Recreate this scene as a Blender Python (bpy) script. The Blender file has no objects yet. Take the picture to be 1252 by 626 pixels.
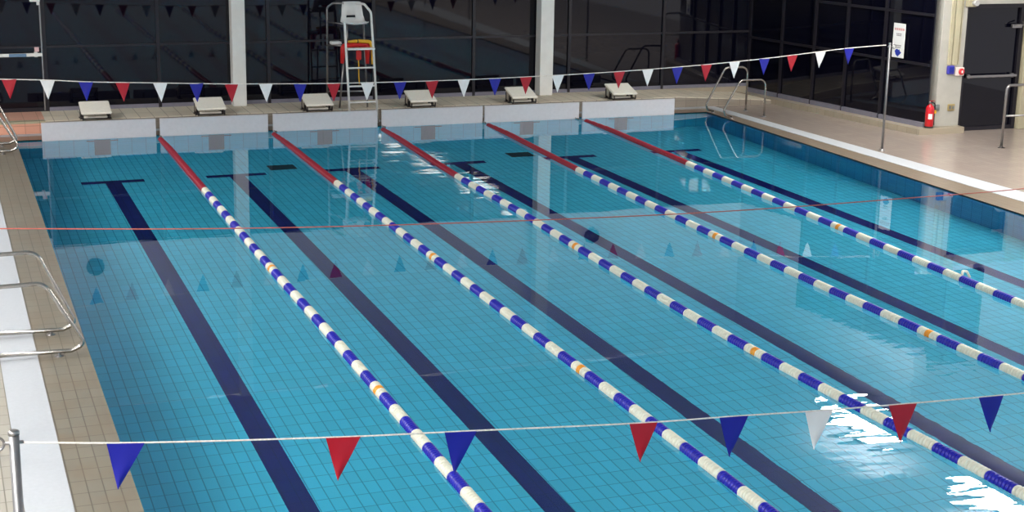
import bpy, bmesh, math, random
from mathutils import Vector, Matrix, Euler
random.seed(7)
C = bpy.context.scene.collection
PI = math.pi

# ------------------------------------------------------------------ materials
def s2l(c):
    return tuple((v/12.92 if v <= .04045 else ((v+.055)/1.055)**2.4) for v in (x/255 for x in c))

def new_mat(name):
    m = bpy.data.materials.new(name); m.use_nodes = True
    nt = m.node_tree
    return m, nt, nt.nodes['Principled BSDF']

def plain(name, rgb, rough=.5, metal=0., var=.06, scale=9., spec=.5, coat=0., bump=0.):
    m, nt, b = new_mat(name)
    c = s2l(rgb)
    tc = nt.nodes.new('ShaderNodeTexCoord')
    nz = nt.nodes.new('ShaderNodeTexNoise'); nz.inputs['Scale'].default_value = scale; nz.inputs['Detail'].default_value = 4
    nt.links.new(tc.outputs['Object'], nz.inputs['Vector'])
    r = nt.nodes.new('ShaderNodeValToRGB')
    r.color_ramp.elements[0].position = .3; r.color_ramp.elements[1].position = .7
    r.color_ramp.elements[0].color = (*[v*(1-var) for v in c], 1)
    r.color_ramp.elements[1].color = (*[min(1, v*(1+var)) for v in c], 1)
    nt.links.new(nz.outputs['Fac'], r.inputs['Fac'])
    nt.links.new(r.outputs['Color'], b.inputs['Base Color'])
    b.inputs['Roughness'].default_value = rough
    b.inputs['Metallic'].default_value = metal
    b.inputs['Specular IOR Level'].default_value = spec
    b.inputs['Coat Weight'].default_value = coat
    if bump:
        bp = nt.nodes.new('ShaderNodeBump'); bp.inputs['Strength'].default_value = bump; bp.inputs['Distance'].default_value = .01
        nt.links.new(nz.outputs['Fac'], bp.inputs['Height']); nt.links.new(bp.outputs['Normal'], b.inputs['Normal'])
    return m

def tiled(name, rgb, grout, tw, th, axes='XY', rough=.3, mortar=.006, var=.08, offset=0., stain=None, coat=0., spec=.5):
    """ceramic tiles laid out in metres; axes picks which object axes carry the tile grid"""
    m, nt, b = new_mat(name)
    tc = nt.nodes.new('ShaderNodeTexCoord')
    sp = nt.nodes.new('ShaderNodeSeparateXYZ'); nt.links.new(tc.outputs['Object'], sp.inputs[0])
    cb = nt.nodes.new('ShaderNodeCombineXYZ')
    nt.links.new(sp.outputs[axes[0]], cb.inputs['X']); nt.links.new(sp.outputs[axes[1]], cb.inputs['Y'])
    br = nt.nodes.new('ShaderNodeTexBrick')
    br.offset = offset; br.squash = 1
    br.inputs['Scale'].default_value = 1
    br.inputs['Brick Width'].default_value = tw; br.inputs['Row Height'].default_value = th
    br.inputs['Mortar Size'].default_value = mortar; br.inputs['Mortar Smooth'].default_value = .2
    c = s2l(rgb)
    br.inputs['Color1'].default_value = (*[v*(1-var) for v in c], 1)
    br.inputs['Color2'].default_value = (*[min(1, v*(1+var)) for v in c], 1)
    br.inputs['Mortar'].default_value = (*s2l(grout), 1)
    nt.links.new(cb.outputs[0], br.inputs['Vector'])
    col = br.outputs['Color']
    if stain:
        nz = nt.nodes.new('ShaderNodeTexNoise'); nz.inputs['Scale'].default_value = stain[1]; nz.inputs['Detail'].default_value = 5
        nt.links.new(tc.outputs['Object'], nz.inputs['Vector'])
        r = nt.nodes.new('ShaderNodeValToRGB'); r.color_ramp.elements[0].position = .45; r.color_ramp.elements[1].position = .75
        r.color_ramp.elements[0].color = (0, 0, 0, 1); r.color_ramp.elements[1].color = (stain[2],)*3+(1,)
        nt.links.new(nz.outputs['Fac'], r.inputs['Fac'])
        mx = nt.nodes.new('ShaderNodeMix'); mx.data_type = 'RGBA'
        nt.links.new(r.outputs['Color'], mx.inputs['Factor'])
        nt.links.new(col, mx.inputs['A']); mx.inputs['B'].default_value = (*s2l(stain[0]), 1)
        col = mx.outputs['Result']
    nt.links.new(col, b.inputs['Base Color'])
    b.inputs['Roughness'].default_value = rough
    b.inputs['Coat Weight'].default_value = coat
    b.inputs['Specular IOR Level'].default_value = spec
    return m

def emit(name, rgb, strength):
    m, nt, b = new_mat(name)
    b.inputs['Base Color'].default_value = (*s2l(rgb), 1)
    b.inputs['Emission Color'].default_value = (*s2l(rgb), 1)
    b.inputs['Emission Strength'].default_value = strength
    return m

M = {}
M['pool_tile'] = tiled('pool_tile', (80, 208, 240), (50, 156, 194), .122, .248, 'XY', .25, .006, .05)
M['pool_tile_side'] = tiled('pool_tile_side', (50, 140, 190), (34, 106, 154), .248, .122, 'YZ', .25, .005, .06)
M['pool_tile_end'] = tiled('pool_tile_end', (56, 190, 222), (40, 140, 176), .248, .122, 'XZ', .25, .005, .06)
M['navy_tile'] = tiled('navy_tile', (22, 26, 104), (15, 18, 84), .122, .248, 'XY', .25, .005, .06)
M['mark_tile'] = tiled('mark_tile', (40, 36, 62), (28, 26, 48), .248, .122, 'XZ', .25, .005, .06)
M['deck_outer'] = tiled('deck_outer', (152, 148, 139), (104, 100, 90), .122, .248, 'XY', .4, .005, .05, stain=((142, 134, 118), 1.3, .5))
M['deck_edge'] = tiled('deck_edge', (118, 112, 100), (80, 74, 64), .122, .248, 'XY', .32, .005, .06, stain=((112, 94, 74), 2.2, .45))
M['deck_right'] = tiled('deck_right', (150, 138, 130), (134, 123, 115), .122, .248, 'XY', .2, .004, .05, stain=((136, 124, 116), 1.1, .5), spec=.4)
M['edge_right'] = tiled('edge_right', (124, 111, 97), (96, 86, 74), .122, .248, 'XY', .28, .005, .06)
M['edge_far'] = tiled('edge_far', (116, 102, 88), (86, 76, 66), .248, .122, 'XY', .3, .005, .06)
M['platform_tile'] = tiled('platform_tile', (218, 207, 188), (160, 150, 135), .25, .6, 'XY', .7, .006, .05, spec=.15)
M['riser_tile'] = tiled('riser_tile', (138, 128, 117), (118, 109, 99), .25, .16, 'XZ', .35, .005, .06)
M['warm_lit_tile'] = tiled('warm_lit_tile', (218, 158, 134), (176, 126, 106), .25, .16, 'XZ', .35, .005, .07)  # warm light on the far-left riser, put into the tile colour
M['warm_lit_top'] = tiled('warm_lit_top', (206, 158, 138), (168, 134, 116), .25, .6, 'XY', .7, .005, .07, spec=.15)  # the same warm light painted into the tread colour
M['nosing_tile'] = tiled('nosing_tile', (168, 160, 134), (130, 122, 104), .25, .12, 'XY', .35, .005, .06)
M['ledge_tile'] = tiled('ledge_tile', (160, 149, 131), (136, 125, 109), .25, .25, 'YZ', .35, .005, .06)
M['grating'] = plain('white_grating', (170, 174, 180), .45, 0, .03, 30)
M['board'] = plain('board_plastic', (206, 203, 207), .35, 0, .03, 20)
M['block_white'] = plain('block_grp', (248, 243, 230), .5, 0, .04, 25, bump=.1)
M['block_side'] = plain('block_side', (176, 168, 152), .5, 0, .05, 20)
M['dark_metal'] = plain('dark_steel', (58, 54, 54), .4, .7, .1, 20)
M['chrome'] = plain('stainless_steel', (176, 172, 166), .24, 1., .05, 14)
M['steel_dull'] = plain('brushed_steel', (150, 148, 148), .34, .9, .06, 14)
M['post_steel'] = plain('post_steel', (128, 128, 130), .38, .8, .06, 14)
M['rope_red'] = plain('red_plastic', (150, 8, 42), .35, 0, .08, 30)
M['rope_blue'] = plain('blue_plastic', (32, 30, 168), .35, 0, .08, 30)
M['rope_white'] = plain('white_plastic', (228, 226, 208), .4, 0, .05, 30)
M['rope_orange'] = plain('orange_plastic', (240, 158, 48), .4, 0, .06, 30)
M['flag_red'] = plain('red_flag_vinyl', (172, 10, 36), .45, 0, .05, 12)
M['flag_blue'] = plain('blue_flag_vinyl', (12, 18, 146), .45, 0, .05, 12)
M['flag_white'] = plain('white_flag_vinyl', (232, 232, 232), .45, 0, .03, 12)
M['cord'] = plain('white_cord', (226, 220, 212), .6, 0, .18, 60)
M['cord_red'] = plain('red_cord', (190, 96, 84), .6, 0, .1, 40)
M['frame_white'] = plain('white_paint', (228, 228, 224), .45, 0, .04, 6)
M['pillar_paint'] = plain('pillar_paint', (178, 176, 168), .5, 0, .05, 6)
M['frame_cream'] = plain('cream_paint', (178, 171, 144), .5, 0, .05, 6)
M['wall_paint'] = plain('wall_paint', (206, 208, 212), .7, 0, .03, 2)
M['ceiling_paint'] = plain('ceiling_paint', (206, 208, 212), .8, 0, .03, 2)
M['mullion'] = plain('dark_aluminium', (34, 32, 40), .4, .3, .08, 10)
M['sill'] = plain('grey_sill', (126, 124, 138), .45, .2, .06, 10)
M['seat_white'] = plain('seat_plastic', (224, 224, 222), .4, 0, .03, 16)
M['black'] = plain('black_plastic', (22, 20, 22), .5, 0, .1, 16)
M['red_foam'] = plain('red_foam', (204, 28, 26), .5, 0, .06, 16)
M['yellow_foam'] = plain('yellow_foam', (232, 178, 36), .5, 0, .06, 16)
M['ext_red'] = plain('extinguisher_red', (200, 20, 34), .25, 0, .04, 8, coat=.4)
M['label_white'] = plain('label_white', (226, 226, 224), .5, 0, .03, 16)
M['label_grey'] = plain('print_grey', (128, 122, 124), .6, 0, .05, 30)
M['label_red'] = plain('print_red', (206, 150, 150), .6, 0, .05, 30)
M['label_blue'] = plain('print_blue', (24, 44, 150), .6, 0, .05, 30)
M['box_blue'] = plain('box_blue', (66, 62, 168), .45, 0, .06, 20)
M['box_white'] = plain('box_white', (218, 206, 200), .5, 0, .04, 20)
M['button_red'] = plain('button_red', (206, 40, 50), .4, 0, .06, 20)
M['plate_grey'] = plain('plate_grey', (126, 130, 130), .4, .4, .06, 20)
M['plate_brass'] = plain('plate_brass', (168, 150, 104), .4, .4, .06, 20)
M['lamp_glow'] = emit('lamp_glow', (255, 250, 240), 55)
M['housing'] = plain('lamp_housing', (190, 190, 190), .5, .3, .05, 10)
M['blue_sticker'] = plain('blue_sticker', (96, 128, 160), .5, 0, .05, 20)
M['pink_tag'] = plain('pink_tag', (214, 178, 178), .5, 0, .05, 20)
M['drain'] = plain('drain_grate', (30, 62, 74), .5, 0, .1, 20)

# night-time glazing: dark outside, mirror-like surface
def glass_dark():
    m, nt, b = new_mat('night_glass')
    b.inputs['Base Color'].default_value = (.002, .0022, .007, 1)
    b.inputs['Roughness'].default_value = .03
    b.inputs['IOR'].default_value = 1.45
    tc = nt.nodes.new('ShaderNodeTexCoord')
    nz = nt.nodes.new('ShaderNodeTexNoise'); nz.inputs['Scale'].default_value = 1.2; nz.inputs['Detail'].default_value = 2
    nt.links.new(tc.outputs['Object'], nz.inputs['Vector'])
    bp = nt.nodes.new('ShaderNodeBump'); bp.inputs['Strength'].default_value = .02; bp.inputs['Distance'].default_value = .02
    nt.links.new(nz.outputs['Fac'], bp.inputs['Height']); nt.links.new(bp.outputs['Normal'], b.inputs['Normal'])
    return m
M['glass'] = glass_dark()

def water_mat():
    m, nt, b = new_mat('pool_water')
    b.inputs['Base Color'].default_value = (.84, .985, 1, 1)
    b.inputs['Roughness'].default_value = 0.
    b.inputs['IOR'].default_value = 1.333
    b.inputs['Transmission Weight'].default_value = 1.
    tc = nt.nodes.new('ShaderNodeTexCoord')
    mp = nt.nodes.new('ShaderNodeMapping'); mp.inputs['Scale'].default_value = (.9, 2.2, 1)
    mp.inputs['Rotation'].default_value = (0, 0, .35)
    nt.links.new(tc.outputs['Object'], mp.inputs['Vector'])
    nz = nt.nodes.new('ShaderNodeTexNoise'); nz.inputs['Scale'].default_value = 1.5; nz.inputs['Detail'].default_value = 2.5
    nz.inputs['Roughness'].default_value = .45
    nt.links.new(mp.outputs[0], nz.inputs['Vector'])
    acc = None
    for (px, py, rad) in ((4.6, -17.2, 4.2), (3.4, -4.2, 3.0)):
        sub = nt.nodes.new('ShaderNodeVectorMath'); sub.operation = 'DISTANCE'
        nt.links.new(tc.outputs['Object'], sub.inputs[0]); sub.inputs[1].default_value = (px, py, 0)
        mr = nt.nodes.new('ShaderNodeMapRange'); mr.interpolation_type = 'SMOOTHSTEP'
        mr.inputs['From Min'].default_value = rad; mr.inputs['From Max'].default_value = rad*.25
        mr.inputs['To Min'].default_value = .12; mr.inputs['To Max'].default_value = 1
        nt.links.new(sub.outputs['Value'], mr.inputs['Value'])
        if acc is None: acc = mr.outputs['Result']
        else:
            mx = nt.nodes.new('ShaderNodeMath'); mx.operation = 'MAXIMUM'
            nt.links.new(acc, mx.inputs[0]); nt.links.new(mr.outputs['Result'], mx.inputs[1]); acc = mx.outputs[0]
    ml = nt.nodes.new('ShaderNodeMath'); ml.operation = 'MULTIPLY'
    nt.links.new(nz.outputs['Fac'], ml.inputs[0]); nt.links.new(acc, ml.inputs[1])
    bp = nt.nodes.new('ShaderNodeBump'); bp.inputs['Strength'].default_value = 1; bp.inputs['Distance'].default_value = WATER_BUMP
    nt.links.new(ml.outputs[0], bp.inputs['Height']); nt.links.new(bp.outputs['Normal'], b.inputs['Normal'])
    return m
WATER_BUMP = .0045
M['water'] = water_mat()

# ------------------------------------------------------------------ mesh helpers
class MB:
    def __init__(self):
        self.bm = bmesh.new(); self.mats = []
    def mi(self, m):
        m = M[m] if isinstance(m, str) else m
        if m not in self.mats: self.mats.append(m)
        return self.mats.index(m)
    def face(self, pts, m):
        f = self.bm.faces.new([self.bm.verts.new(p) for p in pts]); f.material_index = self.mi(m); return f
    def box(self, lo, hi, m, bevel=0., mat=None):
        i = self.mi(m)
        lo, hi = Vector(lo), Vector(hi)
        r = bmesh.ops.create_cube(self.bm, size=1)
        vs = r['verts']
        for v in vs:
            v.co = Vector([(lo[k]+hi[k])/2 + v.co[k]*(hi[k]-lo[k]) for k in range(3)])
        fs = set(f for v in vs for f in v.link_faces)
        for f in fs: f.material_index = i
        if bevel:
            es = list(set(e for v in vs for e in v.link_edges))
            rr = bmesh.ops.bevel(self.bm, geom=es, offset=bevel, segments=2, affect='EDGES', profile=.5)
            vs = list(set(v for f in rr['faces'] for v in f.verts) | set(v for v in vs if v.is_valid))
            for f in rr['faces']: f.material_index = i
        if mat is not None:
            for v in vs: v.co = mat @ v.co
        return vs
    def prism(self, loop, d, m):
        """loop of points extruded by vector d"""
        i = self.mi(m); d = Vector(d)
        a = [self.bm.verts.new(p) for p in loop]; b = [self.bm.verts.new(Vector(p)+d) for p in loop]
        fs = [self.bm.faces.new(a[::-1]), self.bm.faces.new(b)]
        n = len(a)
        for k in range(n): fs.append(self.bm.faces.new((a[k], a[(k+1) % n], b[(k+1) % n], b[k])))
        for f in fs: f.material_index = i
    def tube(self, pts, r, m, seg=12, caps=True):
        i = self.mi(m); pts = [Vector(p) for p in pts]
        rings = []; n = len(pts)
        t = (pts[1]-pts[0]).normalized()
        up = Vector((0, 0, 1)) if abs(t.z) < .9 else Vector((1, 0, 0))
        u = t.cross(up).normalized()
        for k, p in enumerate(pts):
            if k == 0: tt = (pts[1]-p).normalized()
            elif k == n-1: tt = (p-pts[k-1]).normalized()
            else: tt = ((pts[k+1]-p).normalized()+(p-pts[k-1]).normalized()).normalized()
            u = (u - tt*u.dot(tt)).normalized(); w = tt.cross(u)
            rk = r[k] if isinstance(r, (list, tuple)) else r
            rings.append([self.bm.verts.new(p+(u*math.cos(a)+w*math.sin(a))*rk) for a in (2*PI*j/seg for j in range(seg))])
        fs = []
        for a, b in zip(rings, rings[1:]):
            for j in range(seg): fs.append(self.bm.faces.new((a[j], a[(j+1) % seg], b[(j+1) % seg], b[j])))
        if caps:
            fs.append(self.bm.faces.new(rings[0][::-1])); fs.append(self.bm.faces.new(rings[-1]))
        for f in fs: f.material_index = i; f.smooth = len(f.verts) == 4
    def lathe(self, prof, m, seg=20, origin=(0, 0, 0), axis='Z'):
        """prof: list of (radius, height)"""
        i = self.mi(m); o = Vector(origin)
        def P(rad, h, a):
            c, s = rad*math.cos(a), rad*math.sin(a)
            return o + (Vector((c, s, h)) if axis == 'Z' else Vector((s, h, c)) if axis == 'Y' else Vector((h, c, s)))
        rings = [[self.bm.verts.new(P(max(rad, 1e-4), h, 2*PI*j/seg)) for j in range(seg)] for rad, h in prof]
        fs = []
        for a, b in zip(rings, rings[1:]):
            for j in range(seg): fs.append(self.bm.faces.new((a[j], a[(j+1) % seg], b[(j+1) % seg], b[j])))
        fs.append(self.bm.faces.new(rings[0][::-1])); fs.append(self.bm.faces.new(rings[-1]))
        for f in fs: f.material_index = i; f.smooth = len(f.verts) == 4
    def mesh(self, name):
        bmesh.ops.recalc_face_normals(self.bm, faces=self.bm.faces[:])
        me = bpy.data.meshes.new(name); self.bm.to_mesh(me); self.bm.free()
        for m in self.mats: me.materials.append(m)
        return me
    def build(self, name, parent=None, loc=(0, 0, 0)):
        return link(name, self.mesh(name), parent, loc)

def link(name, data, parent=None, loc=(0, 0, 0)):
    o = bpy.data.objects.new(name, data); C.objects.link(o); o.location = loc
    if parent: o.parent = parent
    return o
def tag(o, label=None, cat=None, group=None, kind=None):
    if label: o['label'] = label
    if cat: o['category'] = cat
    if group: o['group'] = group
    if kind: o['kind'] = kind
    return o
def struct(o): o['kind'] = 'structure'; return o
def thing(name, label, cat, loc=(0, 0, 0), group=None, rz=0.):
    o = bpy.data.objects.new(name, None); C.objects.link(o); o.location = loc; o.rotation_euler = (0, 0, rz)
    o.empty_display_size = .1
    return tag(o, label, cat, group)
def fillet(pts, r, n=8):
    pts = [Vector(p) for p in pts]; out = [pts[0]]
    for k in range(1, len(pts)-1):
        p, a, b = pts[k], pts[k-1], pts[k+1]
        d1, d2 = (a-p).normalized(), (b-p).normalized()
        ang = d1.angle(d2)
        rk = r[k-1] if isinstance(r, (list, tuple)) else r
        t = min(rk/math.tan(ang/2), (a-p).length*.49, (b-p).length*.49)
        rr = t*math.tan(ang/2)
        c = p + (d1+d2).normalized()*(rr/math.sin(ang/2))
        s, e = p+d1*t-c, p+d2*t-c
        for j in range(n+1):
            out.append(c + s.slerp(e, j/n).normalized()*rr if rr > 1e-5 else p)
    out.append(pts[-1]); return out
ORD = ['first', 'second', 'third', 'fourth', 'fifth', 'sixth']

# ------------------------------------------------------------------ the pool hall
XL, XR, YN, D = -2.45, 10.9, -25., 1.5
DZ = .02                      # deck above the water line
GY = 1.8                      # far glazing plane
PF, PZ = .65, .24             # platform front and height
gA, gB = Vector((12.81, 1.8, 0)), Vector((13.74, -3.42, 0))   # right glazing, corner to pillar
gt = (gB-gA).normalized(); gn = Vector((gt.y, -gt.x, 0))      # gn points into the hall
if gn.x > 0: gn = -gn

# pool floor with lane lines laid into the tiles (each line runs very slightly askew, as in the photograph)
b = MB()
b.face([(XL, YN, -D), (XR, YN, -D), (XR, 0, -D), (XL, 0, -D)], 'pool_tile')
lanes = [(-1.09, -.98), (.92, 1.10), (2.89, 3.28), (4.83, 5.32), (6.95, 7.55), (9.08, 9.60)]     # x at y -2.4 and at y -17
for xa, xb in lanes:
    f = lambda y: xa+(xb-xa)*(-2.4-y)/14.6
    zt = -D+.002
    for p in ([(f(-2.42)-.125, -2.42), (f(-22.6)-.125, -22.6), (f(-22.6)+.125, -22.6), (f(-2.42)+.125, -2.42)],
              [(xa-.5, -2.22), (xa-.5, -2.42), (xa+.5, -2.42), (xa+.5, -2.22)]):
        b.prism([(x, y, -D) for x, y in p], (0, 0, .002), 'navy_tile')
pool_floor = struct(b.build('floor_pool'))
T = .2
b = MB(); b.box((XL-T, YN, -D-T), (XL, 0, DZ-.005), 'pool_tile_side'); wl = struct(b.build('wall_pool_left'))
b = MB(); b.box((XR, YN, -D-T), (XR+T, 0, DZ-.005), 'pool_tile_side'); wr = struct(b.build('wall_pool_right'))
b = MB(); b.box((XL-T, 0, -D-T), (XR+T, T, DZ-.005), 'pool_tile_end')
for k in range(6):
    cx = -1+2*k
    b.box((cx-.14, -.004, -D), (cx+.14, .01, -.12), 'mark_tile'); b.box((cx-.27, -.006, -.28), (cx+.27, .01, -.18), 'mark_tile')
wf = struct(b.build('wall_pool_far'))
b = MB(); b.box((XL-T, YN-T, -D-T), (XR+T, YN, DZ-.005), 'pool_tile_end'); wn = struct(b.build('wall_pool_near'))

# water surface
b = MB()
b.face([(XL, YN, 0), (XR, YN, 0), (XR, 0, 0), (XL, 0, 0)], 'water')
water = b.build('pool_water')
tag(water, 'calm clear blue water filling the six lane swimming pool', 'water', kind='stuff')

# decks
def slab(name, polys, z0=-.008, z1=DZ):
    b = MB()
    for loop, m in polys: b.prism([(x, y, z0) for x, y in loop], (0, 0, z1-z0), m)
    return struct(b.build(name))
SLi, SLo = -2.94, -3.29
slab('floor_left', [([(XL, -29), (XL, .0), (SLi, .0), (SLi, -29)], 'deck_edge'), ([(SLo, -29), (SLo, PF), (-9, PF), (-9, -29)], 'deck_outer')])
def sx(y, inner):   # right drainage strip edges, very slightly skewed like the photographed hall
    return (11.17-.033*y) if inner else (11.42-.062*y)
slab('floor_right', [([(XR, -29), (sx(-29, 1), -29), (sx(.42, 1), .42), (XR, .42)], 'edge_right'),
                     ([(sx(-29, 0), -29), (19, -29), (19, -3.2), (13.6, -3.2), (13.1, .6), (12.9, PF), (sx(.62, 0), .62)], 'deck_right')])
slab('floor_far', [([(SLi, 0), (SLi, .42), (XR, .42), (XR, 0)], 'edge_far')])
slab('floor_near', [([(XL, -29), (XL, YN-.0), (XR, YN), (XR, -29)], 'deck_edge')])
# white overflow gratings
def grate(name, loop, n, axis):
    b = MB(); b.prism([(x, y, -.1) for x, y in loop], (0, 0, .1+DZ-.001), 'grating')
    b.prism([(x, y, DZ-.001) for x, y in loop], (0, 0, .005), 'grating')
    return struct(b.build(name))
grate('trim_1', [(SLi, -29), (SLi, .42), (SLo, .42), (SLo, -29)], 0, 0)
grate('trim_2', [(sx(-29, 1), -29), (sx(.42, 1), .42), (sx(.62, 0), .62), (sx(-29, 0), -29)], 0, 0)
grate('trim_3', [(SLo, .42), (sx(.42, 1), .42), (sx(.62, 0), .62), (SLo, .62)], 0, 0)

# raised platform behind the turning boards
b = MB()
xp = -1.9  # tiles left of here carry the painted warm light
b.box((-9, PF+.16, DZ-.3), (xp, GY+.3, PZ), 'warm_lit_top'); b.box((-9, PF, DZ-.3), (xp, PF+.16, PZ), 'nosing_tile')
b.box((-9, PF-.004, DZ), (xp, PF, PZ-.04), 'warm_lit_tile')
b.box((xp, PF, DZ-.3), (10.6, GY, PZ), 'platform_tile'); b.box((xp, PF-.004, DZ), (10.6, PF, PZ-.012), 'riser_tile')
b.prism([(10.6, PF, DZ-.3), (10.6, PF, PZ), (12.75, PF, .10), (12.98, PF, .10), (12.98, PF, DZ-.3)], (0, GY-PF, 0), 'platform_tile')
b.prism([(10.6, PF-.004, DZ), (10.6, PF-.004, PZ-.012), (12.75, PF-.004, .09), (12.98, PF-.004, .09), (12.98, PF-.004, DZ)], (0, .01, 0), 'riser_tile')
struct(b.build('floor_platform'))
b = MB(); b.box((10.4, GY-.02, DZ-.2), (12.98, GY+.1, PZ+.005), 'ledge_tile'); struct(b.build('baseboard_far'))

# far glazing: panes between mullions
GT = 2.34
mull = [-5.95, -3.85, -1.77, .27, 2.35, 4.44, 6.52, 8.6, 10.74, 12.82]
n = 0
for x0, x1 in zip(mull, mull[1:]):
    n += 1
    door = (n == 2)
    w = MB(); w.box((x0+.02, GY+.02, PZ+.06), (x1-.02, GY+.05, GT), 'glass')
    o = struct(w.build('door_2' if door else 'window_%d' % n))
    f = MB(); f.box((x0-.03, GY-.02, PZ), (x0+.03, GY+.06, GT), 'mullion')
    f.box((x0+.03, GY-.005, 1.40), (x1-.03, GY+.055, 1.44), 'mullion')
    f.box((x0+.03, GY-.02, PZ), (x1-.03, GY+.06, PZ+.07), 'sill' if not door else 'mullion')
    f.build('frame', o)
    if door:
        e = MB(); e.box((x1-.065, GY-.045, PZ+.02), (x1-.04, GY-.02, GT), 'steel_dull'); e.build('edge_strip', o)
        p = MB(); p.box((x0+.1, GY-.10, 1.257), (x1-.05, GY-.05, 1.317), 'frame_white', .008)
        for xx in (x0+.2, x1-.16): p.box((xx-.03, GY-.07, 1.242), (xx+.03, GY+.02, 1.332), 'frame_white', .006)
        pb = p.build('push_bar', o)
        s = MB(); s.box((-2.40, GY-.104, 1.259), (-2.10, GY-.10, 1.315), 'blue_sticker'); s.build('sticker', pb)
        s = MB(); s.box((-1.95, GY-.03, 1.335), (-1.87, GY-.012, 1.42), 'pink_tag', .004); s.build('lock_box', o)
        s = MB(); s.box((-1.99, GY-.07, 2.24), (-1.81, GY-.015, 2.31), 'frame_white', .01); s.box((-1.87, GY-.06, 2.18), (-1.82, GY-.02, 2.24), 'frame_white', .004); s.build('closer', o)
b = MB(); b.box((-9, GY-.04, GT), (12.95, GY+.4, 5.6), 'wall_paint'); struct(b.build('wall_far'))
b = MB(); b.box((-9, GY-.01, PZ-.01), (-5.93, GY+.1, GT), 'wall_paint'); struct(b.build('wall_far_end'))

# right glazing on its tiled ledge
def gp(s, off, z): v = gA+gt*s+gn*off; return (v.x, v.y, z)
GL = (gB-gA).length
b = MB()
b.prism([gp(-.1, .27, DZ-.2), gp(GL+.1, .27, DZ-.2), gp(GL+.1, -.2, DZ-.2), gp(-.1, -.2, DZ-.2)], (0, 0, .13-DZ+.2), 'ledge_tile')
b.box((13.5, -3.56, DZ-.2), (14.5, -3.3, .135), 'ledge_tile')
struct(b.build('baseboard_right'))
sm = [0, 1.05, 2.06, 3.0, 4.05, GL]
for k, (s0, s1) in enumerate(zip(sm, sm[1:])):
    zt = 2.34 if s1 < 2.1 else 4.2
    w = MB(); w.prism([gp(s0+.02, -.01, .2), gp(s1-.02, -.01, .2), gp(s1-.02, -.04, .2), gp(s0+.02, -.04, .2)], (0, 0, zt-.2), 'glass')
    o = struct(w.build('window_%d' % (n+1+k)))
    f = MB()
    f.prism([gp(s0-.03, .03, .13), gp(s0+.03, .03, .13), gp(s0+.03, -.05, .13), gp(s0-.03, -.05, .13)], (0, 0, zt-.13), 'mullion')
    for z in ((1.27,) if zt < 3 else (1.27, 2.2)):
        f.prism([gp(s0+.03, .02, z), gp(s1-.03, .02, z), gp(s1-.03, -.05, z), gp(s0+.03, -.05, z)], (0, 0, .05), 'mullion')
    f.prism([gp(s0+.03, .06, .13), gp(s1-.03, .06, .13), gp(s1-.03, -.05, .13), gp(s0+.03, -.05, .13)], (0, 0, .085), 'sill')
    f.build('frame', o)
b = MB(); b.prism([gp(2.03, .03, 4.2), gp(GL+.2, .03, 4.2), gp(GL+.2, -.3, 4.2), gp(2.03, -.3, 4.2)], (0, 0, 1.4), 'wall_paint')
b.prism([gp(-.3, .03, 2.34), gp(2.03, .03, 2.34), gp(2.03, -.3, 2.34), gp(-.3, -.3, 2.34)], (0, 0, 3.26), 'wall_paint'); struct(b.build('wall_right'))

# pillars
def pillar(name, x, w, ybase, parts=None):
    b = MB(); b.box((x-w/2, ybase, PZ), (x+w/2, GY-.02, 5.6), 'frame_white', .012)
    return struct(b.build(name))
pillar('pillar_1', 1.735, .255, 1.53); pillar('pillar_2', 7.99, .285, 1.5)
b = MB()
b.box((13.93, -3.4, .135), (14.47, -2.9, 2.75), 'pillar_paint', .01)
for x0, x1, d, m in ((14.1, 14.17, .03, 'frame_cream'), (14.19, 14.3, .045, 'frame_cream'), (14.33, 14.36, .02, 'frame_cream')):
    b.box((x0, -3.4-d, 1.3), (x1, -3.39, 2.75), m, .006)
struct(b.build('pillar_3'))
b = MB(); b.box((15.82, -3.45, DZ), (16.6, -2.9, 2.62), 'frame_cream', .01); struct(b.build('pillar_4'))
# door beside the third pillar
w = MB(); w.box((14.49, -3.3, DZ), (15.8, -3.26, 2.42), 'glass'); dr = struct(w.build('door_1'))
f = MB()
f.box((14.48, -3.36, DZ), (14.54, -3.22, 2.42), 'mullion'); f.box((15.72, -3.36, DZ), (15.8, -3.22, 2.42), 'mullion'); f.box((14.54, -3.36, 2.34), (15.72, -3.22, 2.42), 'mullion'); f.box((14.54, -3.35, DZ), (15.72, -3.23, .09), 'mullion')
f.build('frame', dr)
p = MB(); p.box((14.56, -3.43, 1.035), (15.7, -3.38, 1.085), 'steel_dull', .01)
for xx in (14.62, 15.62): p.box((xx-.03, -3.4, 1.02), (xx+.03, -3.34, 1.1), 'steel_dull', .006)
p.build('push_bar', dr)
p = MB(); p.box((15.5, -3.42, 1.96), (15.72, -3.36, 2.03), 'steel_dull', .008); p.tube([(15.52, -3.4, 2.0), (15.66, -3.52, 2.03), (15.72, -3.42, 2.08)], .012, 'steel_dull', 8); p.build('closer', dr)
b = MB(); b.box((14.46, -3.42, 2.42), (19, -3.1, 2.62), 'pillar_paint', .006); struct(b.build('trim_4'))
w = MB(); w.box((13.76, -3.32, 2.76), (15.42, -3.28, 4.7), 'glass'); o = struct(w.build('window_16'))
f = MB()
for xx in (13.79, 14.6, 15.4): f.box((xx-.03, -3.36, 2.76), (xx+.03, -3.25, 4.7), 'mullion')
f.build('frame', o)
b = MB(); b.box((13.72, -3.35, 4.7), (19, -3.0, 5.6), 'wall_paint'); b.box((15.43, -3.35, 2.62), (19, -3.0, 4.7), 'wall_paint'); struct(b.build('wall_door'))
b = MB(); b.box((16.55, -3.3, DZ), (19, -3.26, 2.45), 'glass'); struct(b.build('window_17'))
# ceiling
b = MB(); b.box((-9, -29, 5.6), (19, 1.7, 5.8), 'ceiling_paint'); struct(b.build('ceiling'))

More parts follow.
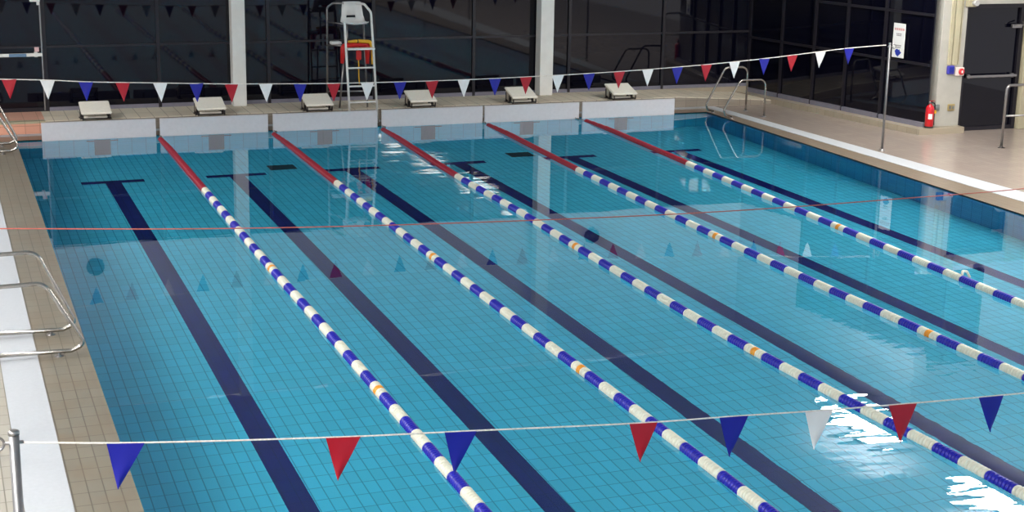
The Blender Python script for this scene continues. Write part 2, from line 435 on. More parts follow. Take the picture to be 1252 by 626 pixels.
# ------------------------------------------------------------------ lamps
def lamp(x, y, label, group, power, first=[None]):
    if first[0] is None:
        t = thing('ceiling_lamp', label, 'lamp', (x, y, 5.0), group)
        b = MB(); b.box((-.46, -1.06, .02), (.46, 1.06, .16), 'housing', .02); b.build('housing', t)
        b = MB(); b.box((-.4, -1.0, 0), (.4, 1.0, .019), 'lamp_glow'); b.build('diffuser', t)
        b = MB(); b.tube([(0, -.7, .16), (0, -.7, .6)], .012, 'housing', 8); b.build('hanger', t)
        b = MB(); b.tube([(0, .7, .16), (0, .7, .6)], .012, 'housing', 8); b.build('hanger', t)
        first[0] = t
    else:
        src = first[0]; t = src.copy(); C.objects.link(t); t.location = (x, y, 5.0); tag(t, label, 'lamp', group)
        for ch in src.children:
            c = ch.copy(); C.objects.link(c); c.parent = t
    L = bpy.data.lights.new('lamp_light', 'AREA'); L.shape = 'RECTANGLE'; L.size = .8; L.size_y = 2.0; L.energy = power
    L.color = (1, .99, .97)
    if x > 0:
        U = bpy.data.lights.new('lamp_uplight', 'AREA'); U.shape = 'RECTANGLE'; U.size = .9; U.size_y = 2.1; U.energy = 45
        uo = bpy.data.objects.new('lamp_uplight', U); C.objects.link(uo); uo.location = (x, y, 5.19); uo.rotation_euler = (PI, 0, 0)
    lo = bpy.data.objects.new('lamp_light', L); C.objects.link(lo); lo.location = (x, y, 4.98)
ys_r = [-4.8, -8.9, -13.2, -18, -22.6]
PR, PL = 95, 265
for i, y in enumerate(ys_r):
    lamp(11.9, y, 'white ceiling lamp over the extinguisher side, %s counting from the starting blocks' % ORD[i], 'ceiling lamps over the extinguisher side', PR*(.55 if i == 0 else 1))
for i, y in enumerate([-4.5, -11.5, -17.5, -22, -26.5]):  # added row, unseen and clear of the water reflections, for even fill light
    lamp(-6.4, y, 'added unseen fill lamp over the wide deck, %s counting from the starting blocks' % ORD[i], 'added fill lamps over the wide deck', PL)

# ------------------------------------------------------------------ turning boards and starting blocks
bx = [(-2.02, -.07), (0.0, 1.94), (2.03, 4.0), (4.08, 6.08), (6.12, 8.08), (8.15, 10.15)]
for k, (x0, x1) in enumerate(bx):
    t = thing('turning_board', 'upright white turning board, %s of six counting from the glass door corner' % ORD[k], 'board', ((x0+x1)/2, -.02, -.04), 'white turning boards at the far pool end')
    h = (x1-x0)/2
    b = MB(); b.box((-h, -.02, 0), (h, .015, .345), 'board', .006); b.build('panel', t)
    b = MB(); b.box((-h, -.024, .343), (h, .018, .356), 'board', .004); b.build('top_rail', t)
    for s in (-1, 1):
        b = MB(); b.box((s*h*.8-.02, .014, .02), (s*h*.8+.02, .16, .05), 'steel_dull', .003)
        b.box((s*h*.8-.02, .014, .02), (s*h*.8+.02, .03, .3), 'steel_dull', .003); b.build('bracket', t)

def block_parts(t):
    # tilted top slab: front low over the water, back high
    fy, by, fz, bz, hw = -.25, .24, .145, .285, .265
    b = MB()
    th = .036
    loop = [(-hw, fy, fz-th), (-hw, fy, fz), (-hw, by, bz), (-hw, by, bz-th)]
    b.prism(loop, (2*hw, 0, 0), 'block_white')
    bmesh.ops.bevel(b.bm, geom=b.bm.edges[:], offset=.012, segments=2, affect='EDGES')
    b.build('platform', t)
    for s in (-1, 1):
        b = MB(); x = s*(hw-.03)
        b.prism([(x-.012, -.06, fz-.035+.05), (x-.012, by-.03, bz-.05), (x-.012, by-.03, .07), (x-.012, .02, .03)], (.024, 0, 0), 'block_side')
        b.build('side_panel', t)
        for y0, zt in ((-.01, .15), (.17, .19)):
            b = MB(); b.box((x-.022, y0-.022, 0), (x+.022, y0+.022, zt), 'dark_metal', .005)
            b.box((x-.04, y0-.04, 0), (x+.04, y0+.04, .012), 'dark_metal', .003); b.build('leg', t)
        b = MB(); b.tube(fillet([(x, -.21, fz-.05), (x, -.21, .015), (x, .01, .03)], .03), .014, 'dark_metal', 8); b.build('hand_grip', t)
    b = MB(); b.tube([(-hw+.03, -.21, .03), (hw-.03, -.21, .03)], .013, 'dark_metal', 8); b.build('backstroke_bar', t)
    b = MB(); b.box((-hw+.06, -.05, .01), (hw-.06, .02, .05), 'block_white', .008); b.build('step_plate', t)
bcx = [-1.03, 1.015, 3.03, 5.065, 7.14, 9.3]
blk0 = None
for k, x in enumerate(bcx):
    lab = 'sloping white starting block, %s of six counting from the glass door corner' % ORD[k]
    if blk0 is None:
        t = blk0 = thing('starting_block', lab, 'starting block', (x, .71, PZ), 'starting blocks on the raised platform'); block_parts(t)
    else:
        t = blk0.copy(); C.objects.link(t); t.location = (x, .71, PZ); tag(t, lab, 'starting block', 'starting blocks on the raised platform')
        for ch in blk0.children:
            c = ch.copy(); C.objects.link(c); c.parent = t

# ------------------------------------------------------------------ lane ropes
BAND = 1/3
def band_mesh(name, m, mid=None):
    b = MB(); nd = 8; p = BAND/nd
    for d in range(nd):
        y0 = -BAND/2+d*p
        mm = mid if (mid and d in (3, 4)) else m
        b.lathe([(.038, y0), (.050, y0+.003), (.0555, y0+p*.35), (.0555, y0+p*.6), (.050, y0+p-.005), (.038, y0+p-.002)], mm, 14, axis='Y')
    return b.mesh(name)
fm = {'r': band_mesh('red_floats', 'rope_red'), 'w': band_mesh('white_floats', 'rope_white'), 'b': band_mesh('blue_floats', 'rope_blue'), 'o': band_mesh('white_and_orange_floats', 'rope_white', 'rope_orange')}
flab = {'r': 'red floats', 'w': 'white floats', 'b': 'blue floats', 'o': 'white floats with an orange middle'}
ropes = [
 [(-.1, -.035), (-5, -.045), (-9.8, -.05), (-12.5, -.03), (-17.3, -.03), (-24.8, -.02)],
 [(-.1, 1.985), (-5, 1.965), (-9.8, 1.985), (-13.5, 2.005), (-17.8, 2.045), (-24.8, 2.05)],
 [(-.1, 4.03), (-5, 3.91), (-7.5, 3.945), (-9.8, 3.915), (-12, 3.905), (-14, 3.92), (-16, 4.01), (-18, 4.13), (-20, 4.17), (-24.8, 4.1)],
 [(-.1, 6.1), (-5, 5.97), (-8.5, 5.95), (-11.8, 5.95), (-14, 6.015), (-16, 6.075), (-18, 6.12), (-24.8, 6.08)],
 [(-.1, 8.115), (-5, 7.955), (-7.6, 7.89), (-9.7, 7.845), (-11.8, 7.80), (-13.8, 7.765), (-18, 7.8), (-24.8, 8.0)]]
def rx(cp, y):
    # Catmull-Rom through the control points
    ps = sorted(cp, key=lambda t: -t[0])
    for i in range(len(ps)-1):
        (y0, x0), (y1, x1) = ps[i], ps[i+1]
        if y1 <= y <= y0:
            ym, xm = ps[max(i-1, 0)]; yp, xp_ = ps[min(i+2, len(ps)-1)]
            m0 = (x1-xm)/(y1-ym); m1 = (xp_-x0)/(yp-y0); h = y1-y0; t = (y-y0)/h
            return (2*t**3-3*t*t+1)*x0+(t**3-2*t*t+t)*h*m0+(-2*t**3+3*t*t)*x1+(t**3-t*t)*h*m1
    return ps[-1][1]
RZ = .014
for k, cp in enumerate(ropes):
    t = thing('lane_rope', 'lane rope with blue and white bands, %s of five counting from the wide deck' % ORD[k], 'lane rope', (0, 0, RZ), 'lane ropes dividing the pool')
    y = -5.0+BAND*14
    i = -14
    while y > -20.4:
        yc = y-BAND/2
        ch = 'r' if i < 0 else ('b' if i % 2 else ('o' if i in (14, 28) else 'w'))
        o = link('float_band', fm[ch], t, (rx(cp, yc), yc, -.045*max(0, 1+yc/1.6)))
        o.rotation_euler = (0, 0, -math.atan((rx(cp, yc+.1)-rx(cp, yc-.1))/.2) if yc > -20 else 0)
        o['label'] = flab[ch]
        y -= BAND; i += 1
    b = MB(); b.tube([(rx(cp, -.02-j*.5), -.02-j*.5, 0) for j in range(50)], .007, 'steel_dull', 6); b.build('cable', t)
    b = MB(); b.tube(fillet([(rx(cp, -.02), -.005, .0), (rx(cp, -.02), -.1, .0), (rx(cp, -.02)+.03, -.13, 0), (rx(cp, -.02), -.2, 0)], .02), .012, 'chrome', 8); b.build('hook', t)
    if k == 4:
        b = MB(); b.tube(fillet([(rx(cp, -12.6), -12.66, .05), (rx(cp, -12.6)+.05, -12.60, .085), (rx(cp, -12.6)+.13, -12.58, .07), (rx(cp, -12.6)+.15, -12.62, .0)], .03), .016, 'rope_white', 8)
        b.build('tensioner', t)['label'] = 'white plastic tensioner loop'

# ------------------------------------------------------------------ pennant lines and their posts
def post(name, x, y, h, label, r=.026, z=DZ, ring=1):
    t = thing(name, label, 'post', (x, y, z))
    b = MB(); b.tube([(0, 0, 0), (0, 0, h)], r, 'post_steel', 16); pole = b.build('pole', t)
    b = MB(); b.lathe([(r+.003, h-.012), (r+.003, h+.004), (r*.7, h+.012)], 'steel_dull', 16); b.build('cap', pole)
    b = MB(); b.lathe([(.06, 0), (.06, .008), (r+.006, .012), (r+.006, .04)], 'steel_dull', 16); b.build('base_flange', t)
    b = MB()
    c = Vector((-.085*ring, 0, h-.055)); R = .036
    b.tube([c+Vector((R*math.cos(a), .0, R*math.sin(a))) for a in (2*PI*j/20 for j in range(21))], .007, 'steel_dull', 8, False)
    b.tube([(-.05*ring, 0, h-.055), (.045*ring, 0, h-.055)], .009, 'steel_dull', 8)
    b.build('eye_bolt', pole)
    return t
post('flag_post', -3.455, -20, 1.965, 'grey steel flag post with a ring bolt standing on the white deck grating')
post('flag_post', 11.86, -4.8, 1.885, 'thin steel flag post between the corner ladder and the red extinguisher', .022, ring=-1)
post('flag_post', -3.5, -4.83, 1.80, 'steel flag post holding the far pennant line on the wide tiled deck', .022)
post('flag_post', 12.3, -20, 1.90, 'steel flag post holding the near pennant line by the pool edge with lamps', .026, ring=-1)
post('rope_post', -3.5, -15, 1.93, 'steel post holding the red false start rope on the wide tiled deck', .022)
post('rope_post', 12.2, -15, 2.05, 'steel post holding the red false start rope opposite the wide deck', .022, ring=-1)

def cr(ps, x):
    ps = sorted(ps)
    for i in range(len(ps)-1):
        (x0, z0), (x1, z1) = ps[i], ps[i+1]
        if x0 <= x <= x1:
            xm, zm = ps[max(i-1, 0)]; xq, zq = ps[min(i+2, len(ps)-1)]
            m0 = (z1-zm)/(x1-xm); m1 = (zq-z0)/(xq-x0); h = x1-x0; t = (x-x0)/h
            return (2*t**3-3*t*t+1)*z0+(t**3-2*t*t+t)*h*m0+(-2*t**3+3*t*t)*z1+(t**3-t*t)*h*m1
    return ps[0][1] if x < ps[0][0] else ps[-1][1]
def pennant_mesh(name, m, w, h, skew=0.):
    b = MB(); nU, nV = 6, 8
    i = b.mi(m)
    for side in (-1, 1):
        rows = []
        for v in range(nV+1):
            f = v/nV; half = w/2*(1-f)+.002
            rows.append([b.bm.verts.new((skew*f+half*(2*u/nU-1), .006*math.sin(f*3+u*.8)*f+side*.0012, -h*f)) for u in range(nU+1)])
        for v in range(nV):
            for u in range(nU):
                q = (rows[v][u], rows[v][u+1], rows[v+1][u+1], rows[v+1][u])
                fc = b.bm.faces.new(q if side < 0 else q[::-1]); fc.material_index = i; fc.smooth = True
    me = bpy.data.meshes.new(name); b.bm.to_mesh(me); b.bm.free(); me.materials.append(M[m])
    return me
cname = {'r': 'red', 'w': 'white', 'b': 'blue'}
pm = {c: pennant_mesh(cname[c]+'_pennant', 'flag_'+cname[c], .2, .275) for c in 'rwb'}
# far line
far = [(-2.711, 1.727), (-2.191, 1.7), (-1.663, 1.66), (-1.148, 1.634), (-0.613, 1.61), (-0.092, 1.586), (0.425, 1.563), (0.938, 1.549), (1.459, 1.534), (1.976, 1.523), (2.502, 1.518), (3.022, 1.514), (3.537, 1.513), (4.059, 1.515), (4.576, 1.52), (5.1, 1.529), (5.646, 1.539), (6.186, 1.552), (6.719, 1.568), (7.23, 1.587), (7.763, 1.611), (8.296, 1.638), (8.82, 1.67), (9.383, 1.708), (9.913, 1.752), (10.459, 1.8), (11.02, 1.846)]
FY = -4.83
t = thing('pennant_line', 'long string of red, white and blue pennants near the starting blocks', 'pennant line', (4, FY, 0))
prof = [(-3.5, 1.765)]+far+[(11.84, 1.885)]
b = MB(); b.tube([(x-4, 0, cr(prof, x)) for x in [-3.48+j*.12 for j in range(128)]], .0075, 'cord', 6); b.build('cord', t)
for k, (x, z) in enumerate(far):
    c = 'rwb'[k % 3]
    o = link('pennant', pm[c], t, (x-4, -.004, z)); o['label'] = cname[c]+' pennant'
    o.rotation_euler = (0, random.uniform(-.03, .03), random.uniform(-.06, .06))
# near line: (left top, right top, tip) x and z
near = [('b', (-3.005, 1.873), (-2.821, 1.856), (-2.939, 1.614)), ('r', (-1.862, 1.771), (-1.677, 1.757), (-1.783, 1.516)), ('b', (-1.192, 1.727), (-1.01, 1.711), (-1.113, 1.470)),
        ('r', (-.066, 1.647), (.107, 1.638), (.022, 1.404)), ('b', (.52, 1.622), (.707, 1.612), (.612, 1.363)), ('w', (1.107, 1.588), (1.296, 1.588), (1.182, 1.341)),
        ('r', (1.701, 1.571), (1.9, 1.56), (1.821, 1.314)), ('b', (2.373, 1.548), (2.555, 1.545), (2.488, 1.303))]
xs_ = [3.1, 3.75, 4.3, 4.95, 5.5, 6.1, 6.75, 7.3, 7.9, 8.5, 9.1, 9.7, 10.3, 10.9]
t = thing('pennant_line', 'slack string of widely spaced pennants tied to the post with the ring bolt', 'pennant line', (4, -20, 0))
prof = [(-3.44, 1.93)]+[((a[0]+c_[0])/2, (a[1]+c_[1])/2) for _, a, c_, _t in near]+[(4.2, 1.51), (6.5, 1.53), (9.5, 1.65), (12.28, 1.87)]
b = MB(); b.tube([(x-4, 0, cr(prof, x)) for x in [-3.43+j*.157 for j in range(101)]], .0048, 'cord', 6); b.build('cord', t)
for k, (c, a, c_, tip) in enumerate(near):
    cx, cz = (a[0]+c_[0])/2, (a[1]+c_[1])/2
    o = link('pennant', pennant_mesh(cname[c]+'_pennant', 'flag_'+cname[c], c_[0]-a[0]+.004, cz-tip[1], tip[0]-cx), t, (cx-4, -.003, cz))
    o.rotation_euler = (0, math.atan2(a[1]-c_[1], c_[0]-a[0]), 0); o['label'] = cname[c]+' pennant'
for k, x in enumerate(xs_):
    c = 'rwb'[k % 3]
    o = link('pennant', pm[c], t, (x-4, -.003, cr(prof, x))); o['label'] = cname[c]+' pennant'
# false start rope
prof = [(-3.48, 1.905), (-1.74, 1.79), (-.1, 1.715), (2., 1.655), (3.5, 1.635), (5.16, 1.645), (6.65, 1.665), (9, 1.77), (12.18, 2.0)]
b = MB(); b.tube([(x, -15, cr(prof, x)) for x in [-3.48+j*.2175 for j in range(73)]], .0052, 'cord_red', 6)
tag(b.build('false_start_rope'), 'thin reddish false start rope stretched high across all lanes', 'rope')

# ------------------------------------------------------------------ looped ladder hand rails
def loop_rail(name, x, y, label, group, mirror=1, top=.75, r=.0215):
    """hoop in the plane across the pool edge; local +x points over the water"""
    t = thing(name, label, 'handrail', (x, y, DZ), group)
    m = mirror
    pts = [(-.95*m, 0, 0), (-.95*m, 0, top-.01), (-.20*m, 0, top), (.158*m, 0, .105), (.02*m, 0, .048), (-.9*m, 0, .06)]
    b = MB(); b.tube(fillet(pts, [.12, .15, .10, .06]), r, 'chrome', 14); b.build('tube', t)
    for xx in (-.10, -.8):
        b = MB(); b.lathe([(.045, 0), (.045, .006), (.02, .012), (.017, .045)], 'steel_dull', 14, (xx*m, 0, 0)); b.build('flange', t)
    b = MB(); b.lathe([(.05, 0), (.05, .006), (.024, .02)], 'steel_dull', 14, (-.95*m, 0, 0)); b.build('base_flange', t)
    return t
G = 'looped pool ladder rails'
loop_rail('ladder_rail', -2.64, -12.56, 'looped chrome ladder rail on the wide deck, the lower one nearest the ring bolt post', G)
tt = loop_rail('ladder_rail', -2.66, -11.81, 'taller looped chrome ladder rail on the wide deck, behind its lower twin', G, top=.885)
loop_rail('ladder_rail', -2.62, -1.25, 'looped chrome ladder rail near the warm-lit tiles, lower front one of the pair', G)
loop_rail('ladder_rail', -2.60, -.5, 'looped chrome ladder rail near the warm-lit tiles, taller back one of the pair', G, top=.885)

def hoop_rail(x, y, label, top, xt):
    t = thing('ladder_rail', label, 'handrail', (x, y, DZ), 'hooped ladder rails in the glass corner')
    b = MB(); b.tube(fillet([(.85, 0, 0), (.85, 0, top), (xt, 0, top), (-.055, 0, .17), (-.02, 0, .06), (.12, 0, .02)], [.13, .13, .06, .05]), .02, 'chrome', 14); b.build('tube', t)
    b = MB(); b.lathe([(.05, 0), (.05, .006), (.024, .02)], 'steel_dull', 14, (.85, 0, 0)); b.build('base_flange', t)
    b = MB(); b.lathe([(.05, 0), (.05, .006), (.024, .02)], 'steel_dull', 14, (.12, 0, 0)); b.build('base_flange', t)
hoop_rail(10.87, -.12, 'taller chrome hooped ladder rail in the far glass corner, next to the boards', .90, .34)
hoop_rail(10.87, -.87, 'lower chrome hooped ladder rail in the far glass corner, nearer the flag post', .745, .28)

# handrail by the glass door with the push bar
t = thing('handrail', 'upright steel handrail with a mid rail on the deck before the dark door', 'handrail', (14.17, -5.1, DZ))
b = MB(); b.tube(fillet([(0, 0, 0), (0, 0, 1.12), (1.5, 0, 1.13), (1.5, 0, 0)], .09), .024, 'steel_dull', 14); b.build('rail', t)
b = MB(); b.tube([(.02, 0, .57), (1.48, 0, .57)], .018, 'steel_dull', 12); b.build('mid_rail', t)
for xx in (0, 1.5):
    b = MB(); b.lathe([(.065, 0), (.065, .008), (.03, .014), (.028, .03)], 'dark_metal', 16, (xx, 0, 0)); b.build('base_flange', t)

# ------------------------------------------------------------------ lifeguard chair
t = thing('lifeguard_chair', 'tall steel lifeguard chair with white seat between the third and fourth starting blocks', 'lifeguard chair', (3.7, .55, DZ))
O = Vector((3.7, .55, DZ))
def L(p): return Vector(p)-O
r = .022
b = MB(); b.tube(fillet([L((4.10, .3, DZ)), L((4.01, .42, 2.08)), L((3.93, .6, 2.22)), L((3.80, .7, 2.225))], .1), r, 'frame_white', 12); b.build('leg', t)
b = MB(); b.tube([L((3.565, .3, DZ)), L((3.50, .42, 1.92))], r, 'frame_white', 12); b.build('leg', t)
b = MB(); b.tube(fillet([L((3.31, 1.05, PZ)), L((3.33, 1.05, 2.13)), L((3.42, .96, 2.21)), L((3.56, .74, 2.225))], .08), r*.9, 'steel_dull', 12); b.build('leg', t)
b = MB(); b.tube([L((4.05, .85, PZ)), L((3.95, .75, 1.9))], r*.8, 'steel_dull', 12); b.build('leg', t)
b = MB(); b.tube([L((3.515, .9, PZ)), L((3.575, .78, 1.2))], r*.8, 'steel_dull', 12); b.build('strut', t)
b = MB(); b.tube([L((3.64, .78, 1.2)), L((3.63, .75, 1.9))], r*.8, 'steel_dull', 12); b.build('strut', t)
for z in (.42, .72, 1.06):
    y = .3+.12*z/2
    b = MB(); b.tube([L((3.565-.033*z, y, z)), L((4.10-.043*z, y, z))], .017, 'frame_white', 10); b.build('rung', t)
b = MB(); b.box(L((3.53, .28, 1.40)), L((4.05, .42, 1.435)), 'frame_white', .008); b.build('foot_rest', t)
b = MB(); b.tube([L((3.312, 1.05, .54)), L((4.04, .84, .55))], .014, 'steel_dull', 10); b.build('cross_bar', t)
b = MB(); b.tube([L((3.32, 1.04, 1.42)), L((3.52, .6, 1.45))], .014, 'steel_dull', 10); b.tube([L((3.33, 1.04, 1.85)), L((3.52, .55, 1.86)), L((3.97, .55, 1.86))], .014, 'steel_dull', 10); b.build('seat_frame', t)
b = MB(); b.box(L((3.34, .78, 1.45)), L((3.54, .96, 1.51)), 'seat_white', .02); b.build('side_tray', t)['label'] = 'small white side tray'
# moulded seat: swept shell profile with a hand slot in the back
b = MB()
prof = [(.40, 1.885), (.43, 1.868), (.52, 1.862), (.64, 1.868), (.70, 1.90), (.722, 1.965), (.732, 2.01), (.765, 2.16), (.785, 2.245), (.81, 2.255)]
nU = 12
grid = {}
for side in (0, 1):
    for i, (y, z) in enumerate(prof):
        for u in range(nU+1):
            f = u/nU*2-1
            half = .235 if i < 4 else .235-.07*(i-4)/5
            cx = 3.72-.0*(i) 
            dish = .035*f*f
            yy, zz = (y-dish*.6, z+dish) if i < 4 else (y-dish*1.4, z)
            off = .014*side
            grid[side, i, u] = b.bm.verts.new(L((cx+half*f, yy+off*(1 if i >= 4 else .2), zz-off*(.3 if i >= 4 else 1))))
k_ = b.mi('seat_white'); kb = b.mi('black')
slot = lambda i, u: i == 5 and 3 <= u <= 7
fs = []
for side in (0, 1):
    for i in range(len(prof)-1):
        for u in range(nU):
            if slot(i, u): continue
            fs.append(b.bm.faces.new((grid[side, i, u], grid[side, i, u+1], grid[side, i+1, u+1], grid[side, i+1, u])))
def rim(a, c): fs.append(b.bm.faces.new((grid[0, a[0], a[1]], grid[0, c[0], c[1]], grid[1, c[0], c[1]], grid[1, a[0], a[1]])))
m_ = len(prof)-1
for u in range(nU): rim((0, u), (0, u+1)); rim((m_, u), (m_, u+1))
for i in range(m_): rim((i, 0), (i+1, 0)); rim((i, nU), (i+1, nU))
for u in range(3, 8): rim((5, u), (5, u+1)); rim((6, u), (6, u+1))
rim((5, 3), (6, 3)); rim((5, 8), (6, 8))
for f in fs: f.material_index = k_; f.smooth = True
b.build('seat', t)['label'] = 'white moulded seat with a hand slot'

# rescue tubes hung in the chair frame
def rescue_tube(label, pts, m, r, ends=None):
    t = thing('rescue_tube', label, 'rescue tube', pts[0])
    o0 = Vector(pts[0]); q = [Vector(p)-o0 for p in fillet(pts, .06)]
    n = len(q)
    rad = [r*(.6 if k in (0, n-1) else 1) for k in range(n)]
    b = MB(); b.tube(q, rad, m, 14); b.build('foam', t)
    return t, o0
tA, oA = rescue_tube('red foam rescue tube bent over the chair foot rest with a hanging cord', [(3.50, .62, 1.12), (3.53, .62, 1.44), (3.72, .62, 1.47), (3.99, .62, 1.46), (3.985, .60, 1.10)], 'red_foam', .055)
b = MB(); b.tube([Vector(p)-oA for p in ((3.80, .60, 1.42), (3.81, .58, 1.1), (3.815, .6, .9), (3.82, .58, .72))], .011, 'yellow_foam', 8); b.build('cord', tA)['label'] = 'yellow cord'
b = MB(); b.box(Vector((3.76, .55, 1.18))-oA, Vector((3.86, .6, 1.36))-oA, 'red_foam', .02); b.build('buckle_strap', tA)
tB, oB = rescue_tube('yellow foam rescue tube lying over the red one in the lifeguard chair', [(3.60, .56, 1.53), (3.80, .54, 1.54), (4.03, .56, 1.52), (4.075, .55, 1.40), (4.065, .55, 1.10)], 'yellow_foam', .034)
b = MB(); b.tube([Vector(p)-oB for p in ((3.78, .54, 1.505), (3.78, .49, 1.54), (3.78, .54, 1.58))], .01, 'black', 8); b.build('strap', tB)

# ------------------------------------------------------------------ fire extinguisher and wall fittings
EX, EY, EZ = 13.76, -3.47, .137
t = thing('fire_extinguisher', 'red fire extinguisher standing on the tiled ledge against the cream pillar', 'fire extinguisher', (EX, EY, EZ))
b = MB(); b.lathe([(.072, 0), (.08, .012), (.08, .36), (.074, .39), (.055, .42), (.028, .435), (.026, .455)], 'ext_red', 24); b.build('cylinder', t)
b = MB(); b.lathe([(.082, 0), (.083, .002), (.083, .03), (.08, .032)], 'black', 24); b.build('base_ring', t)
b = MB(); b.lathe([(.026, .455), (.03, .46), (.03, .49), (.02, .5)], 'steel_dull', 14); valve = b.build('valve', t)
b = MB(); b.prism([(-.015, 0, .49), (-.015, -.1, .52), (-.015, -.1, .53), (-.015, .03, .505)], (.03, 0, 0), 'ext_red'); b.prism([(-.015, 0, .48), (-.015, -.09, .478), (-.015, -.09, .488), (-.015, 0, .495)], (.03, 0, 0), 'black'); b.build('handle', valve)
b = MB(); b.tube(fillet([(.02, 0, .475), (.10, 0, .46), (.1, -.01, .30), (.092, -.01, .16)], .05), .012, 'black', 10); b.tube([(.092, -.01, .17), (.092, -.01, .05)], [.011, .02], 'black', 12); b.build('hose', t)
b = MB()
A0 = -PI*.5-.9
ring = [[(.0815*math.cos(A0+a), .0815*math.sin(A0+a), z) for a in [j*.12 for j in range(9)]] for z in (.17, .27)]
for j in range(8): b.face([ring[0][j], ring[0][j+1], ring[1][j+1], ring[1][j]], 'label_white')
b.build('instruction_label', t)['label'] = 'white instruction label'
b = MB(); b.box((.075, -.05, .27), (.115, -.02, .33), 'yellow_foam', .006); b.build('tag', t)['label'] = 'yellow tag'

def fitting(name, label, cat, x0, x1, z0, z1, d, m, y=-3.4):
    t = thing(name, label, cat, ((x0+x1)/2, y, (z0+z1)/2))
    w, h = (x1-x0)/2, (z1-z0)/2
    b = MB(); b.box((-w, -d, -h), (w, 0, h), m, min(.012, d*.3)); b.build('housing', t)
    return t, w, h
t, w, h = fitting('control_box', 'small blue box on the pillar above the plain socket', 'box', 14.10, 14.24, 1.13, 1.285, .06, 'box_blue')
b = MB(); b.box((-w*.7, -.066, -h*.55), (w*.7, -.058, h*.7), 'label_blue', .002); b.build('front_panel', t)
t, w, h = fitting('alarm_call_point', 'white alarm call point with a round red button on the pillar', 'alarm', 14.27, 14.47, 1.09, 1.25, .05, 'box_white')
b = MB(); b.lathe([(.06, 0), (.06, -.02), (.05, -.03)], 'button_red', 20, (.03, -.05, 0), 'Y'); button = b.build('button', t); button['label'] = 'round red button'
b = MB(); b.box((.012, -.086, -.022), (.048, -.078, .022), 'label_white', .002); b.build('button_mark', button)
t, w, h = fitting('wall_socket', 'grey socket low on the pillar edge beside the extinguisher', 'socket', 13.90, 14.0, .44, .56, .04, 'plate_grey')
b = MB(); b.lathe([(.035, 0), (.035, -.014), (.028, -.018)], 'plate_grey', 16, (0, -.04, 0), 'Y'); b.build('cover', t)
t, w, h = fitting('wall_socket', 'brassy double socket low on the middle of the pillar', 'socket', 14.19, 14.34, .43, .56, .035, 'plate_brass')
for s in (-1, 1):
    b = MB(); b.box((s*.035-.022, -.043, -.03), (s*.035+.022, -.034, .03), 'plate_grey', .003); b.build('outlet', t)
t = thing('wall_spotlight', 'pale wall spotlight at the top of the pillar beside the door beam', 'spotlight', (14.5, -3.46, 2.44))
b = MB(); b.box((-.1, -.06, -.06), (.06, .06, .3), 'frame_cream', .01); b.build('bracket', t)
b = MB(); b.lathe([(.03, 0), (.05, -.05), (.055, -.12), (.05, -.125)], 'housing', 16, (-.02, -.06, .02), 'Y'); b.build('head', t)

for x_, z_, lab in ((-1.07, 2.76, 'round dark wall speaker above the glass door end of the window wall'), (9.21, 2.84, 'round dark wall speaker above the last starting block before the corner')):
    t = thing('wall_speaker', lab, 'speaker', (x_, GY-.04, z_), 'round wall speakers')
    b = MB(); b.lathe([(.165, 0), (.165, -.06), (.15, -.09), (.05, -.1)], 'black', 24, axis='Y'); b.build('housing', t)
    b = MB(); b.lathe([(.13, -.088), (.13, -.104), (.02, -.11)], 'dark_metal', 24, axis='Y'); b.build('grille', t)

# sign on the right glazing
s0 = (Vector((13.563, -2.43, 0))-gA).dot(gt); s1 = (Vector((13.62, -2.74, 0))-gA).dot(gt)
sc = (s0+s1)/2; hw = abs(s1-s0)/2
t = thing('safety_sign', 'tall white sign with a blue emblem stuck on the dark glass', 'sign', gp(sc, .035, 1.68), rz=math.atan2(gt.y, gt.x))
# local: +x runs along the glass from the corner, local -y faces the hall
sgn = -1 if (Matrix.Rotation(math.atan2(gt.y, gt.x), 3, 'Z') @ Vector((0, -1, 0))).dot(gn) > 0 else 1
b = MB(); b.box((-hw, sgn*.004 if sgn < 0 else 0, -.325), (hw, 0 if sgn < 0 else .004, .325), 'label_white', .001); sign_panel = b.build('panel', t)
def mark(x0, x1, z0, z1, m, name):
    b = MB(); ya, yb = sorted((sgn*.004, sgn*.006)); b.box((x0, ya, z0), (x1, yb, z1), m); b.build(name, t)
b = MB()
for q in range(5):
    ya, yb = sorted((sgn*.004, sgn*.006)); xx = -hw*.8+q*hw*.34; b.box((xx, ya, .19), (xx+hw*.27, yb, .235), 'label_red')
b.build('heading', sign_panel)['label'] = 'faded red heading'
for z, wd in ((.115, .45), (.085, .4), (-.105, .5), (-.14, .42)):
    b = MB()
    for q in range(4):
        ya, yb = sorted((sgn*.004, sgn*.006)); xx = hw*wd*(q/2-1); b.box((xx, ya, z), (xx+hw*wd*.4, yb, z+.02), 'label_grey')
    b.build('text_line', sign_panel)
b = MB()
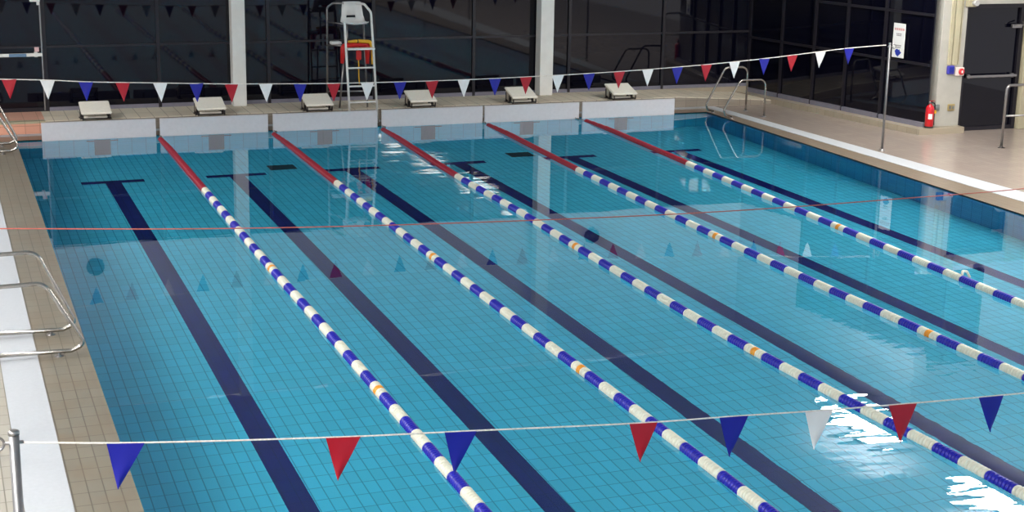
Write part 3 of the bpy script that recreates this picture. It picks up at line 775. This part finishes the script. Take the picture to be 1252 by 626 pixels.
loop = [(-.085, -.205), (-.05, -.165), (-.012, -.158), (.005, -.178), (.035, -.165), (.052, -.20), (.092, -.22), (.05, -.262), (.0, -.302), (-.055, -.27)]
ya = sgn*.004
b.prism([(x, ya, z) for x, z in loop], (0, sgn*.002, 0), 'label_blue'); b.build('emblem', sign_panel)['label'] = 'dark blue emblem'

# main drains on the pool floor
for k, x in enumerate((1.79, 6.16)):
    t = thing('drain_grate', ['dark square drain grate on the pool floor between the first and second lane lines', 'dark square drain grate on the pool floor between the fourth and fifth lane lines'][k], 'drain', (x, -1.87, -D+.001), 'pool floor drains')
    b = MB(); b.box((-.23, -.2, 0), (.23, .2, .012), 'drain', .004); b.build('frame', t)
    b = MB()
    for j in range(9): b.box((-.2+j*.046, -.17, .012), (-.2+j*.046+.028, .17, .02), 'drain', .003)
    b.build('grating', t)

# ------------------------------------------------------------------ ambient light
W = bpy.data.worlds.new('hall_ambience'); bpy.context.scene.world = W; W.use_nodes = True
bg = W.node_tree.nodes['Background']; bg.inputs['Color'].default_value = (1, .97, 1, 1); bg.inputs['Strength'].default_value = .85

# ------------------------------------------------------------------ camera
cam = bpy.data.cameras.new('camera'); co = bpy.data.objects.new('camera', cam); C.objects.link(co)
cam.sensor_fit = 'HORIZONTAL'; cam.sensor_width = 36; cam.lens = 36*1888.5623/1252; cam.clip_end = 200
yaw, pit, rol = .361366277, .247165035, .018184907
fwd = Vector((math.sin(yaw)*math.cos(pit), math.cos(yaw)*math.cos(pit), -math.sin(pit)))
right = Vector((math.cos(yaw), -math.sin(yaw), 0)); up = right.cross(fwd)
r2 = right*math.cos(rol)+up*math.sin(rol); u2 = -right*math.sin(rol)+up*math.cos(rol)
R = Matrix((r2, u2, -fwd)).transposed()
co.matrix_world = Matrix.Translation((-3.70574491, -27.64962824, 4.76631825)) @ R.to_4x4()
sc_ = bpy.context.scene
sc_.camera = co
sc_.view_settings.view_transform = 'Standard'; sc_.view_settings.look = 'None'
sc_.view_settings.exposure = -.08; sc_.view_settings.gamma = 1; sc_.view_settings.use_curve_mapping = False
